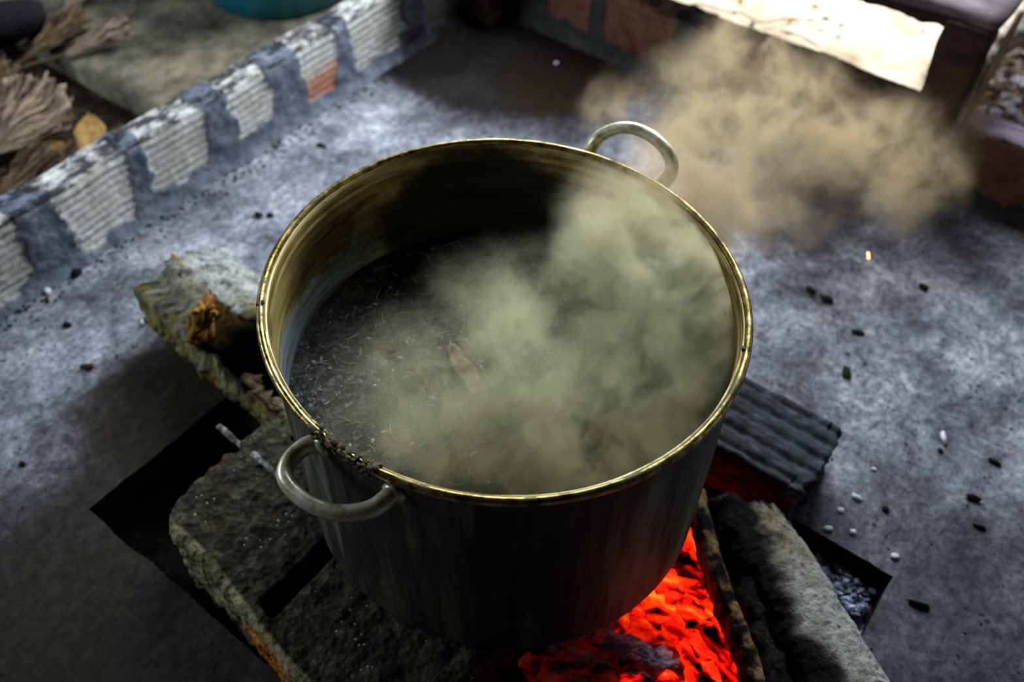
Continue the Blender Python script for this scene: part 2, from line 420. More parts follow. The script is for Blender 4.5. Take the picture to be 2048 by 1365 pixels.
def m_palm(name, stops):
    m = M(name, .8, .3); o = m.obj()
    sx = m.nd('ShaderNodeSeparateXYZ'); m.put(sx.inputs[0], o)
    a = m.ma('ARCTAN2', sx.outputs[1], sx.outputs[0]); l = m.nd('ShaderNodeVectorMath', operation='LENGTH'); m.put(l.inputs[0], o)
    cb = m.nd('ShaderNodeCombineXYZ'); m.put(cb.inputs[0], m.ma('MULTIPLY', a, 14)); m.put(cb.inputs[1], m.ma('MULTIPLY', l.outputs['Value'], 9)); m.put(cb.inputs[2], m.nd('ShaderNodeObjectInfo').outputs['Random'])
    n = m.noise(cb.outputs[0], 2.2, 5, .7); m.base(m.ramp(n, stops)); m.bump(n, .9, .003); return m.m
MAT = dict(
    concrete=m_concrete(), pit=m_pit(),
    potout=m_pot_out(), potin=m_pot_in(), brass=m_brass(), handle=m_brass('aluminium_handle', .3, ('a29c78', 'cbc5a0', 'ece8d0'), .35),
    broth=m_broth(),
    residue=m_simple('dried_food_crust', [(.38, '120d04'), (.5, '463810'), (.62, '8a7228')], 160, .5, .4, 1, .004),
    bl=m_block_left(), br=m_block_right(),
    barkL=m_log('mossy_bark', '5a5230', '7d7446', '8a8030'),
    barkR=m_log('pale_bark', '6d6a58', 'a3a294'),
    darkwood=m_simple('smoked_wood', [(.3, '120c09'), (.5, '2b1c14'), (.7, '4a3426')], 14, .85, .25, .6, .003, (1, .25, 1)),
    greywood=m_simple('weathered_grey_board', [(.3, '3b3432'), (.5, '63595a'), (.7, '8a7f80')], 20, .9, .2, .7, .003, (1, .3, 1)),
    palewood=m_simple('pale_split_wood', [(.3, '4c4032'), (.5, '7d6c56'), (.7, 'a08e74')], 30, .9, .2, .6, .002, (1, 1, .2)),
    palm=m_palm('dry_palm_leaf', [(.36, '1c150f'), (.47, '6a5746'), (.62, 'b5a183')]),
    palm2=m_palm('old_palm_leaf', [(.36, '120d08'), (.48, '463624'), (.64, '8d734c')]),
    leaf=m_simple('dry_yellow_leaf', [(.3, '5a4220'), (.5, '94713a'), (.7, 'b89356')], 40, .8, .3, .5, .002, obj=True),
    tub=m_simple('teal_plastic', [(.3, '04606e'), (.7, '067484')], 8, .35, .5, .05, .001),
    blacklog=m_simple('charred_log', [(.3, '060607'), (.6, '121214'), (.8, '26262a')], 40, .8, .3, .8, .004),
    soil=m_simple('dark_soil', [(.3, '0c0906'), (.5, '1e1710'), (.7, '3a2e22')], 40, .95, .1, 1, .01),
    chip_dark=m_simple('dark_crumb', [(.3, '080a06'), (.7, '1e2016')], 90, .9, .2, .5, .002, obj=True),
    chip_green=m_simple('green_crumb', [(.3, '0a1208'), (.7, '2a3a1a')], 90, .9, .2, .5, .002, obj=True),
    chip_white=m_simple('white_crumb', [(.3, 'b9b9bd'), (.7, 'f0eeee')], 60, .7, .3, .4, .002, obj=True),
    chip_brown=m_simple('brown_crumb', [(.3, '20160c'), (.7, '4e3b22')], 90, .9, .2, .5, .002, obj=True),
    foam=m_simple('pale_foam', [(.3, '7d857a'), (.7, 'b4bcb0')], 60, .7, .3, .5, .002),
    stick=m_simple('wet_brown_wood', [(.36, '37261b'), (.5, '7d6048'), (.64, 'b59a7e')], 50, .6, .3, .8, .003, (1, 1, 1)),
    shade_roof_brown=m_simple('shade_roof_brown', [(.3, '2a2118'), (.7, '4c3d2a')], 10, .95, .1, .5, .01),
)

# ------------------------------------------------------------------ the setting
PX0, PX1, PY0, PY1 = -.345, .225, -.456, .44     # fire pit
def rim_pts():
    pts = []
    def seg(p, q, n):
        for k in range(n):
            t = k/n; c = Vector(p).lerp(Vector(q), t)
            j = 0 if k == 0 else 1
            c += Vector((nz((c.x, c.y, 3), 22), nz((c.x, c.y, 9), 22), 0))*.0032*j
            pts.append(c)
    A, B, C_, E_ = (PX0, PY0, 0), (PX1, PY0, 0), (PX1, PY1, 0), (PX0, PY1, 0)
    seg(A, B, 40); seg(B, C_, 60); seg(C_, E_, 40); seg(E_, A, 60)
    return pts
bm = bmesh.new()
inner = [bm.verts.new(p) for p in rim_pts()]
outer = [bm.verts.new(p) for p in ((-1.7, -1.9, 0), (1.09, -1.9, 0), (1.09, .92, 0), (-1.7, .92, 0))]
ed = [bm.edges.new((inner[k], inner[(k+1) % len(inner)])) for k in range(len(inner))]
ed += [bm.edges.new((outer[k], outer[(k+1) % 4])) for k in range(4)]
bmesh.ops.triangle_fill(bm, use_beauty=True, edges=ed)
bmesh.ops.recalc_face_normals(bm, faces=bm.faces)
if bm.faces[0].normal.z < 0: bmesh.ops.reverse_faces(bm, faces=bm.faces)
low = [bm.verts.new(v.co+Vector((nz(v.co, 30)*.004, nz(v.co+Vector((5, 0, 0)), 30)*.004, -.13))) for v in inner]
n_ = len(inner)
for k in range(n_):
    f = bm.faces.new((inner[k], inner[(k+1) % n_], low[(k+1) % n_], low[k])); f.material_index = 1
lo4 = [bm.verts.new(v.co+Vector((0, 0, -.13))) for v in outer]
for k in range(4): bm.faces.new((outer[k], lo4[k], lo4[(k+1) % 4], outer[(k+1) % 4]))
pitwall = m_simple('pit_wall_earth', [(.3, '0a0605'), (.5, '1c110c'), (.7, '33221a')], 50, .95, .1, .8, .004)
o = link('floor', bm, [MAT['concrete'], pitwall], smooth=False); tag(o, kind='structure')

# soil and ash in the bottom of the pit
def pit_fn(u, v):
    x = PX0-.01+(PX1-PX0+.02)*u; y = PY0-.01+(PY1-PY0+.02)*v
    z = -.075+.012*nz((x, y, 0), 14, 4)
    d = math.hypot(x-.14, y+.38); z += .040*math.exp(-(d/.13)**4)*(1+.5*nz((x, y, 2), 40))
    return Vector((x, y, z)), {}
bm, _ = grid_surface(pit_fn, 110, 170)
tag(link('ash_bed', bm, MAT['pit']), 'dark soil and grey ash covering the bottom of the fire pit', 'ash', kind='stuff')

def wall_mesh(s0, s1, H, T, to3d, patches, soot, tints, ds=.0035):
    """low wall of ribbed hollow bricks under smeared mortar. profile runs up the inner face, over the top, down the outer face"""
    Lp = H+T+H; nt = int(Lp/.003); ns = int((s1-s0)/ds)
    rc = .008
    def fn(u, v):
        s = s0+(s1-s0)*u; t = Lp*v
        wob = .006*nz((s, 0, 0), 5, 2)
        h = H+.004*nz((s, 3, 0), 9, 3)
        if t < H: d, z, nd_, nz_ = 0, t, -1, 0
        elif t < H+T: d, z, nd_, nz_ = t-H, H, 0, 1
        else: d, z, nd_, nz_ = T, H-(t-H-T), 1, 0
        # soften the corners
        if abs(t-H) < rc: k = (1-abs(t-H)/rc); nd_, nz_ = -.7, .7; d += .35*rc*k; z -= .35*rc*k
        if abs(t-H-T) < rc: k = (1-abs(t-H-T)/rc); nd_, nz_ = .7, .7; d -= .35*rc*k; z -= .35*rc*k
        br = 0; tint = 0
        for (l, r, zl) in patches:
            e = .012*nz((s*1.0, t, l*9), 26, 4)+.006*nz((s, t, l*5), 90, 2)
            spread = .020*max(0, 1-t/.10)
            top_ = .0 if t < H else .0
            ll, rr = l+e+spread*.6+top_, r+e-spread*.6
            a_ = sst(ll-.0025, ll+.0025, s)*(1-sst(rr-.0025, rr+.0025, s))*sst(zl-.003, zl+.003, t+.012*nz((s, 7, l), 22, 3)+e*.5)
            br = max(br, a_)
        for (l, r, z0, z1) in tints:
            e = .01*nz((s, t, 4), 30)
            tint = max(tint, sst(l-.005, l+.005, s+e)*(1-sst(r-.005, r+.005, s+e))*sst(z0-.012, z0+.006, t+e)*(1-sst(z1-.03, z1+.02, t+e)))
        rib = abs(math.cos(PI*t/.0145))
        ribm = min(1, rib*1.15)**.45
        disp = br*(.0030*(ribm-.6))+(1-br)*(.0035+.0035*nz((s, t, 0), 30, 4))+.001*nz((s, t, 5), 80, 3)
        if t < .03: disp += .010*(1-t/.03)**2*(1+.6*nz((s, 1, 1), 18))
        top = 1 if H-.006 < t < H+T+.006 else 0
        sv = 0
        for (l, r, k) in soot:
            e = .05*nz((s, t, 8), 9, 3)
            sv = max(sv, k*sst(l-.05, l+.05, s+e)*(1-sst(r-.02, r+.02, s+e)))
        return to3d(s, d+nd_*disp+wob, z*h/H+nz_*disp), {'brick': br, 'rib': ribm*br+(1-br), 'top': top, 'soot': sv, 'tint': tint}
    bm, V = grid_surface(fn, ns, nt, attrs=('brick', 'rib', 'top', 'soot', 'tint'))
    for e in (0, -1):
        try: bm.faces.new(V[e])
        except ValueError: pass
    bmesh.ops.recalc_face_normals(bm, faces=bm.faces)
    return bm
WY, WX, WH, WT = .85, 1.01, .145, .062
mw_l = m_brickwall('wall_brick_left', 'e2e2da', 'bdbbae', '858c98', '626a78', '0b0908', 'c4876a')
bm = wall_mesh(-1.5, 1.0, WH, WT, lambda s, d, z: Vector((s, WY+d, z)),
               [(-1.42, -1.2, .03), (-1.15, -.95, .04), (-.92, -.70, .03), (-.68, -.42, .03), (-.38, -.13, .022), (-.062, .070, .020), (.108, .232, .042), (.292, .383, .045), (.462, .555, .030), (.60, .75, .03), (.81, .89, .022)],
               [(.70, 1.2, .9)], [(.45, .57, .028, .085)])
tag(link('wall_left', bm, mw_l), kind='structure')
mw_b = m_brickwall('wall_brick_back', '8a6048', '66402e', '484c48', '30322c', '0b0807', 'cdbccb')
bm = wall_mesh(-1.3, .90, WH, WT, lambda s, d, z: Vector((WX+d, s, z)),
               [(-1.2, -.9, .03), (-.86, -.6, .03), (-.57, -.16, .035), (-.12, .05, .03), (.08, .30, .03), (.363, .52, .035), (.55, .675, .045), (.76, .83, .05)],
               [(.70, 1.2, .9)], [(-1.4, -.17, .147, .24)])
mb = link('wall_back', bm, mw_b); tag(mb, kind='structure')

# ground outside
def gfn(u, v):
    x = -3+9*u; y = -4+9*v
    z = -.05+.012*nz((x, y, 0), 3, 4)
    if x < 1.0 and y < .9: z = -.14
    return Vector((x, y, z)), {}
m = M('outdoor_ground', .95, .1); p = m.pos
n = m.noise(p, 22, 7, .75)
gx = m.nd('ShaderNodeSeparateXYZ'); m.put(gx.inputs[0], m.add(p, m.sc(m.noise(p, 3, 4, .7, col=True), (.5, .5, 0))))
pale = m.ma('MULTIPLY', m.mr(gx.outputs[0], 1.25, 1.45), m.mr(gx.outputs[1], .12, .2))
soilc = m.ramp(n, [(.3, '0d0a07'), (.5, '2a2018'), (.62, '4f4034'), (.75, '8c7b6c')])
sandc = m.ramp(m.noise(p, 8, 5, .7), [(.3, 'a89880'), (.5, 'd8d0c2'), (.7, 'ece8e0')])
c = m.mix(pale, soilc, sandc); m.base(c); m.bump(n, .8, .02)
bm, _ = grid_surface(gfn, 180, 180)
tag(link('ground', bm, m.m), kind='structure')

bm = bmesh.new()
def plate(bm, x0, x1, y0, y1, z0, z1):
    v = [bm.verts.new((x, y, z)) for z in (z0, z1) for x, y in ((x0, y0), (x1, y0), (x1, y1), (x0, y1))]
    for q in ((0, 3, 2, 1), (4, 5, 6, 7), (0, 1, 5, 4), (1, 2, 6, 5), (2, 3, 7, 6), (3, 0, 4, 7)): bm.faces.new([v[k] for k in q])
plate(bm, -1.75, -1.7, -1.95, 3.0, -.14, 2.2); tag(link('shade_wall_front', bm, MAT['darkwood'], smooth=False), kind='structure')  # unseen wall added behind the camera to darken the lower left
bm = bmesh.new(); plate(bm, -1.7, .5, -1.95, -1.9, -.14, 2.2); tag(link('shade_wall_right', bm, MAT['darkwood'], smooth=False), kind='structure')  # second unseen wall, added to cut light from the camera side

# concrete pad beyond the left wall
bm = block((.29, .93, -.12), (2.4, 1.95, .0), .04, rnd=.01, rough=.004, ns=9)
padm = m_simple('pad_concrete', [(.35, '35322a'), (.5, '686250'), (.62, '8a8268')], 9, .9, .2, .4, .004)
o = link('paving_slab', bm, padm)
tag(o, 'dusty khaki concrete slab behind the left brick wall under the teal tub', 'paving slab')

# unseen added roof, cut to keep the sun on the yard beyond the wall
bm = bmesh.new()
plate(bm, -4, 1.75, -4, 4.5, 2.2, 2.3)
plate(bm, 1.75, 4.5, -4, -.12, 2.2, 2.3)  # extension shaped to keep the sun off the litter at the right
tag(link('shade_roof', bm, MAT['shade_roof_brown'], smooth=False), kind='structure')

# ------------------------------------------------------------------ low wooden table straddling the back wall
t = empty('wooden_table', (.985, .33, 0))
tag(t, 'smoke-darkened low wooden table with grey board top standing over the back wall', 'table')
def part(name, bm, mat, par, smooth=True):
    o = link(name, bm, mat, par, smooth); o.matrix_parent_inverse = Matrix.Translation(par.location).inverted() if par.rotation_euler.z == 0 else par.matrix_world.inverted()
    return o
part('tabletop', block((.985, -.205, .325), (1.45, .93, .345), .02, rnd=.003, rough=.004, ns=14), MAT['greywood'], t)
part('apron', block((.992, -.13, .303), (1.005, .86, .3255), .008, rnd=.002, rough=.007, ns=30), MAT['darkwood'], t)
part('leg', block((.980, -.200, 0), (1.004, -.128, .3255), .006, lambda o, p: o+Vector((0, (.010*nz((p.z, 0, 0), 12, 3)) if p.y > -.15 else 0, 0)), rnd=.003, rough=.004, ns=25), MAT['darkwood'], t)
part('side_board', block((1.0045, -.203, .0), (1.0085, -.19, .3255), .006, rnd=.0015, rough=.003, ns=30), MAT['palewood'], t)
part('leg', block((.93, .765, 0), (1.004, .842, .3255), .008, rnd=.004, rough=.004, ns=25), MAT['darkwood'], t)
lb = tube(spline([(.9965, -.2125, .0), (.997, -.214, .12), (1.0, -.217, .22), (1.005, -.219, .30), (1.01, -.221, .36)], 8), .0055, 8, 1, .25)
tag(link('leaning_branch', lb, MAT['palewood']), 'thin pale branch leaning against the right edge of the wooden table', 'branch')

# ------------------------------------------------------------------ the pot
pot = empty('cooking_pot', (0, 0, HB))
tag(pot, 'big round two-handled metal pot, sooty outside, steaming over the fire', 'cooking pot')
def oval(phi, r, dz=0):
    k = r/.25; rr = r+.0046*k*math.cos(2*phi+math.radians(213.8))
    return Vector((rr*math.cos(phi)-.0018, rr*math.sin(phi)+.0033, 0))
def lathe(prof, seg=160, amp=0):
    def fn(u, v):
        i = v*(len(prof)-1); a = int(min(i, len(prof)-2)); f = i-a
        r = prof[a][0]*(1-f)+prof[a+1][0]*f; z = prof[a][1]*(1-f)+prof[a+1][1]*f
        p = oval(2*PI*u, r); p.z = z
        if amp: q = p*1; p += Vector((p.x, p.y, 0)).normalized()*amp*nz(q, 9, 3)
        return p, {}
    bm, V = grid_surface(fn, seg, len(prof)-1, wrap_u=True)
    return bm, V
out_p = [(.2425, ZR-.006)]+[(.2425-.001*k/12, ZR-.006-(ZR-.006-HB-.022)*k/12) for k in range(1, 13)]
out_p += [(.2415-.022+.022*math.cos(a), HB+.022-.022*math.sin(a)) for a in [PI/2*k/8 for k in range(1, 9)]]
out_p += [(.15, HB), (.08, HB), (.002, HB)]
bm, V = lathe(out_p, amp=.0012)
in_p = [(.2425, ZR-.006), (.2395, ZR-.004)]+[(.2392, ZR-.012-(ZR-.012-HB-.028)*k/16) for k in range(17)]+[(.23, HB+.012), (.21, HB+.005), (.1, HB+.004), (.002, HB+.004)]
bm2, V2 = lathe(in_p, amp=.0010)
for f in bm2.faces: f.material_index = 1
merge(bm, bm2)
bmesh.ops.remove_doubles(bm, verts=bm.verts, dist=1e-5)
body = part('body', bm, [MAT['potout'], MAT['potin']], pot)
# rolled rim
rr_ = []
for k in range(14):
    a = 2*PI*k/14; rr_.append((.2452+.0043*math.cos(a), ZR-.0055+.0055*math.sin(a)))
def rimfn(u, v):
    r, z = rr_[int(round(v*14)) % 14]
    p = oval(2*PI*u, r); p.z = z
    p += Vector((0, 0, 1))*.0005*nz(p, 60, 3)
    return p, {}
bm, _ = grid_surface(rimfn, 240, 14, wrap_u=True, wrap_v=True)
part('rim', bm, MAT['brass'], pot)
# pressed line under the rim, inside
lf = [(.2393, ZR-.020), (.2376, ZR-.0225), (.2376, ZR-.0245), (.2393, ZR-.027)]
bm, _ = lathe(lf); part('bead', bm, MAT['potin'], pot)
# crust of food on the rim and just under it
def arc_lumps(spec):
    bm = bmesh.new()
    for k, (a0, a1, n, rad, dr, dz) in enumerate(spec):
        for i in range(n):
            a = math.radians(a0+(a1-a0)*random.random())
            p = oval(a, .2452+random.uniform(-dr, dr)); p.z = ZR-.001+random.uniform(-dz, dz*.3)
            merge(bm, lump(p, rad*random.uniform(.5, 1.3), .6, i+k*50, 1, 1.4, 1.1, .7, a+PI/2))
    return bm
def angle_at(x, y):
    p = at(x, y, ZR); return math.degrees(math.atan2(p.y, p.x)) % 360
A1, A2 = angle_at(630, 850), angle_at(765, 945)
part('food_crust', arc_lumps([(A1, A2, 170, .0022, .005, .010), (A1+ (A2-A1)*.25, A2-(A2-A1)*.05, 110, .0024, .004, .004), (angle_at(600, 820), angle_at(900, 990), 50, .001, .005, .006),
    (angle_at(1512, 690), angle_at(1505, 712), 4, .002, .005, .002), (angle_at(511, 600), angle_at(512, 612), 3, .002, .005, .002), (angle_at(795, 297), angle_at(803, 296), 3, .0018, .005, .002),
    (angle_at(560, 480), angle_at(1450, 480), 40, .0007, .005, .004)]), MAT['residue'], pot)['kind'] = 'stuff'
# handles
def handle(ctrl, flat):
    pts = spline(ctrl, 10)
    n = len(pts); rads = [.0074+.0012*abs(math.cos(PI*i/(n-1)))**3 for i in range(n)]
    bm = tube(pts, rads, 14, flat)
    for e in (ctrl[0], ctrl[-1]):
        e = Vector(e); q = Vector((e.x, e.y, 0)).normalized()
        merge(bm, lump(Vector((q.x*.2425, q.y*.2425, e.z)), .012, .1, 3, 2, .45, 1.0, 1.0, math.atan2(q.y, q.x)))
    return bm
zh = ZR-.032
hp = [at(655, 885, zh), at(612, 893, zh), at(577, 925, zh-.001), at(572, 962, zh-.002), at(612, 1003, zh-.003), at(672, 1026, zh-.003), at(738, 1020, zh-.002), at(779, 993, zh), at(800, 968, zh)]
part('handle', handle(hp, 1.15), MAT['handle'], pot)
zo = ZR+.022
hq = [at(1172, 330, ZR-.035), at(1184, 292, ZR-.008), at(1215, 264, zo-.012), at(1260, 256, zo), at(1306, 275, zo), at(1338, 310, zo-.010), at(1342, 345, ZR-.010), at(1318, 375, ZR-.035)]
part('handle', handle(hq, 1.0), MAT['handle'], pot)

# broth
ZL = ZR-.137
def bfn(u, v):
    r = .2385*v; p = oval(2*PI*u, max(r, 1e-4)); p.z = 0
    z = ZL+.0022*nz(p, 22, 4)+.0012*nz(p, 70, 2)
    return Vector((p.x, p.y, z)), {}
bm, _ = grid_surface(bfn, 160, 70, wrap_u=True)
tag(link('broth', bm, MAT['broth']), 'dark greenish brown broth simmering inside the big pot', 'broth')
# scum and fibres on the broth: nobody could count them
bm = bmesh.new()
for k in range(420):
    a = random.uniform(0, 2*PI); r = .228*math.sqrt(random.random())
    c = oval(a, r); c.z = ZL+.0022*nz(oval(a, r), 22, 4)+.001
    L = random.uniform(.004, .02); th = random.uniform(0, 2*PI); w = Vector((math.cos(th), math.sin(th), 0))
    pts = [c+w*L*(q-1)*.5+Vector((random.uniform(-1, 1), random.uniform(-1, 1), 0))*L*.15 for q in range(3)]
    merge(bm, tube(pts, random.uniform(.0002, .0006), 4))
for k in range(70):
    a = random.uniform(0, 2*PI); r = .225*math.sqrt(random.random()); c = oval(a, r); c.z = ZL+.001
    merge(bm, lump(c, random.uniform(.0008, .0028), .8, k, 1, 1.7, .9, .3, random.uniform(0, 3)))
tag(link('floating_scum', bm, MAT['foam']), 'pale scum and thin fibres floating on the broth', 'scum', kind='stuff')
p0, p1 = at(900, 690, ZL+.004), at(958, 795, ZL+.004)
def stick_mesh(p0, p1, r, flat, amp=.25, n=14, seed=0):
    pts = [Vector(p0).lerp(Vector(p1), k/n)+Vector((nz((k*.31, seed, 0), 1), nz((k*.31, seed, 5), 1), 0))*r*.5 for k in range(n+1)]
    rads = [r*(.75+.25*math.sin(PI*min(1, k/n*1.3)))*(1+.15*nz((k*.7, seed, 1), 1)) for k in range(n+1)]
    return tube(pts, rads, 10, flat, amp)
wl = (p1-p0).length
def chip_fn(o, p):
    o = o.copy(); t_ = p.x/wl
    o.y *= (1.05-.45*abs(t_)*2*(1 if t_ < 0 else .5))*(1+.12*nz((t_*5, 1 if p.y > 0 else 4, 0), 1.3, 3)); o.z += .004*math.sin(t_*2.4)+.0008*nz((p.x, p.y*6, 0), 60, 3)
    o.x += .006*nz((0, p.y, 2), 130, 3)*(1 if abs(t_) > .4 else 0)
    return o
wp_ = link('wood_piece', block((-wl/2, -.0105, -.003), (wl/2, .0105, .004), .002, chip_fn, rnd=.0015, rough=.0012, ns=90), MAT['stick'])
wp_.location = (p0+p1)/2; wp_.rotation_euler = (0, .03, math.atan2((p1-p0).y, (p1-p0).x))
tag(wp_, 'reddish brown flat piece of wood floating in the middle of the broth', 'wood')
for (q0, q1, r, lb_) in [((830, 720), (860, 780), .005, 'dark ragged scrap floating in the broth left of the wood piece'),
                         ((760, 700), (790, 690), .006, 'small dark clump floating near the left wall of the pot'),
                         ((905, 840), (935, 870), .006, 'brown clump floating in the broth below the wood piece')]:
    a0, a1 = at(*q0, ZL+.002), at(*q1, ZL+.002)
    tag(link('floating_scrap', stick_mesh(a0, a1, r, .4, .9, 8, r), MAT['residue']), lb_, 'food scrap')

# ------------------------------------------------------------------ blocks the pot stands on
def left_fn(o, p):
    o = o.copy()
    x0, x1, y0, y1 = -.318, -.13, -.13, .303
    ztop = HB
    side = 0
    if p.x < x0+.012: side = 1
    if p.z > -.02 and p.x > x0+.02 and p.x < x1-.015:
        # slot in the top face
        e = .004*nz((p.x, p.y, 0), 60)
        if .088+e < p.y < .113+e and p.x > x0+.022: o.z -= .055*sst(.0, .002, .012-abs(p.y-(.1005+e))) if abs(p.y-(.1005+e)) < .0125 else 0
    # broken corner
    dd = (p.x-x0)*.7+(y1-p.y)
    c = sst(.035, .0, dd); o.x += .012*c; o.y -= .014*c
    if p.y > .26: o.y -= .010*sst(.55, .75, .5+nz((p.x, 0, p.z), 14))
    o.x += .010*sst(.0, .11, .303-p.y)*0
    if p.x < x0+.03: o.x -= .034*sst(.25, .0, p.y)
    return o, {'side': side}
bm = block((-.318, -.13, -.066), (-.13, .303, HB), .004, left_fn, rnd=.008, rough=.006, ns=45, attrs=('side',))
o = link('concrete_block', bm, MAT['bl'])
tag(o, 'worn mossy concrete block with a black slot, under the pot at the front handle', 'concrete block')

def right_fn(o, p):
    o = o.copy(); clay = 0
    x0, x1 = .200, .332
    if p.z > HB-.012:
        u = (p.x-x0)/(x1-x0)
        o.z += .0065*min(1, 1.3*abs(math.cos(PI*u*5.0)))**.7-.006-.004*sst(.8, 1, u)+.0015*nz((p.x, p.y*.4, 3), 40, 3)
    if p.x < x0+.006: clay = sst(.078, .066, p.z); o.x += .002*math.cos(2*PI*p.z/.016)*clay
    if p.y < -.30: o.y += .006*nz((p.x, 1, p.z), 60)+.010*sst(.45, .9, abs((p.x-.266)/.066))*.6
    # hollow cells in the end face
    if p.y < -.305:
        for cx in (.222, .266, .310):
            for cz in (.028, .064):
                if abs(p.x-cx) < .0165 and abs(p.z-cz) < .012: o.y += .03
    return o, {'clay': clay}
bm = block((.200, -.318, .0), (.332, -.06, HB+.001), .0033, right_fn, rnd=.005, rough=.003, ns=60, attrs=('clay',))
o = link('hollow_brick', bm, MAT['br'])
tag(o, 'ribbed hollow clay brick blackened on top, red lit by the embers on its side', 'hollow brick')

# ------------------------------------------------------------------ burnt hollow log on the left
def hlog(u, v):
    # u along the axis (0 = free end), v round the C section: outer arc then inner arc back
    A = Vector((-.018, .612, .060)); B = Vector((-.052, .262, .045))
    c = A.lerp(B, u); ax = (B-A).normalized()
    side = ax.cross(Vector((0, 0, 1))).normalized(); up = side.cross(ax)      # side points to -X
    R = .084*(1-.12*u)
    ja = .33*nz((u*5, 1, 0), 1.6, 4)+.12*nz((u*20, 1, 0), 1.6, 3)
    jb = .35*nz((u*5, 9, 0), 1.6, 4)
    aL = 2.10+1.0*(1-sst(.26, .42, u))+ja*.6*sst(.3, .5, u)            # how far the shell climbs on the camera side (angle from straight down)
    aR = 3.40-.15*sst(.2, .35, u)-1.1*sst(.45, .8, u)+jb*.3*sst(.3, .5, u)
    outer_ = v < .5
    w = (v/.5) if outer_ else (1-(v-.5)/.5)
    ang = -aR+(aL+aR)*w              # 0 down, + towards camera side(-X)
    thk = .020+.006*nz((u*6, w*3, 0), 1, 3)
    taper = math.sin(PI*min(1, max(0, w)))**.35
    r = R if outer_ else R-thk*taper
    am = nz((math.cos(ang)*1.0, math.sin(ang)*1.0, u*5), 2.2, 4)
    r *= 1+.10*am+(.05*nz((math.cos(ang)*2, math.sin(ang)*2, u*9), 4, 3) if outer_ else .08*nz((ang, u*6, 3), 3, 4))
    p = c+side*math.sin(ang)*r-up*math.cos(ang)*r*.80
    p += ax*(.030*nz((ang*1.5, 0, 2), 1.3, 4))*(1-u)**2
    p.z = max(p.z, (.002 if outer_ else .010) if p.y > .43 else -.06)
    atr = {}
    sidep = sst(-.3, -1.1, ang)
    pale = max(sidep, .30*sst(2.2, 2.6, ang))*(1-sst(.34, .5, u+.1*nz((ang, u*5, 0), 2)))*(1 if outer_ else .6)
    if ang > 1.5 and outer_: pale = max(pale, .35*sst(.0, .25, nz((ang, u*9, 5), 2, 3)))
    char = 0
    if not outer_: char = sst(.14, .30, u+.09*nz((ang, u*5, 7), 2))
    char = max(char, sidep*sst(.36, .56, u+.10*nz((ang, u*6, 2), 2)))
    brown = (0 if outer_ else 1)*(1-char)*.9
    brown = max(brown, sst(.10, .0, abs(u-.52)+.3*abs(ang-1.4)*.4) if outer_ else 0)
    return p, {'pale': pale, 'char': char, 'brown': brown}
bm, V = grid_surface(hlog, 150, 140, wrap_v=True, attrs=('pale', 'char', 'brown'))
bmesh.ops.recalc_face_normals(bm, faces=bm.faces)
hl = link('hollow_log', bm, MAT['barkL'])
tag(hl, 'half-burnt hollow log with mossy bark and black inside, lying left of the pot', 'log')
# torn splinters standing at its end and along the edge
bm = bmesh.new()
def splinter(base, tip, w, seed):
    b = Vector(base); t_ = Vector(tip); n = 7
    pts = [b.lerp(t_, k/n)+Vector((nz((k*.5, seed, 0), 1), nz((k*.5, seed, 4), 1), 0))*w*.5 for k in range(n+1)]
    return tube(pts, [w*(1-.55*(k/n)**2)*(1+.5*nz((k, seed, 2), .8)) for k in range(n+1)], 7, .55, 1.2)
for k in range(9):
    q = at(random.uniform(375, 425), random.uniform(630, 690), .100)
    merge(bm, splinter(q, at(random.uniform(385, 432), random.uniform(580, 625), .150), .009, k))
o = link('torn_wood', bm, m_simple('torn_ochre_wood', [(.3, '3b2208'), (.5, '8a5f22'), (.7, 'c29a55')], 60, .9, .2, .8, .004)); o.parent = hl; o['kind'] = 'stuff'
bm = bmesh.new()
for k in range(16):
    u_ = k/15; x = 490+90*u_+random.uniform(-12, 12); y = 770+75*u_+random.uniform(-12, 14)
    q = at(x, y, .055); merge(bm, lump(q, random.uniform(.007, .014), .6, k, 2, 1.3, .8, .5, random.uniform(0, 3)))
o = link('bark_flakes', bm, m_simple('pale_bark_flake', [(.3, '1d180f'), (.5, '54482f'), (.7, '857755')], 70, .9, .2, .8, .004)); o.parent = hl; o['kind'] = 'stuff'
o = link('split_stick', stick_mesh(at(436, 852, .080), at(572, 965, .096), .0048, .4, .35, 20, 3), m_simple('ashy_stick', [(.35, '14130f'), (.5, '48473f'), (.64, '9a9c9c')], 60, .9, .2, .6, .003))
tag(o, 'thin ash-white split stick between the hollow log and the concrete block', 'stick')
for (x, y, r, mt, lb_) in [(368, 600, .009, 'leaf', 'ochre chip of bark beside the free end of the hollow log'), (457, 553, .011, 'leaf', 'orange-brown wood chip beyond the hollow log')]:
    tag(link('wood_chip', lump(at(x, y, .06), r, .6, x, 2, 1.2, .8, .5, .5), MAT[mt]), lb_, 'wood chip')

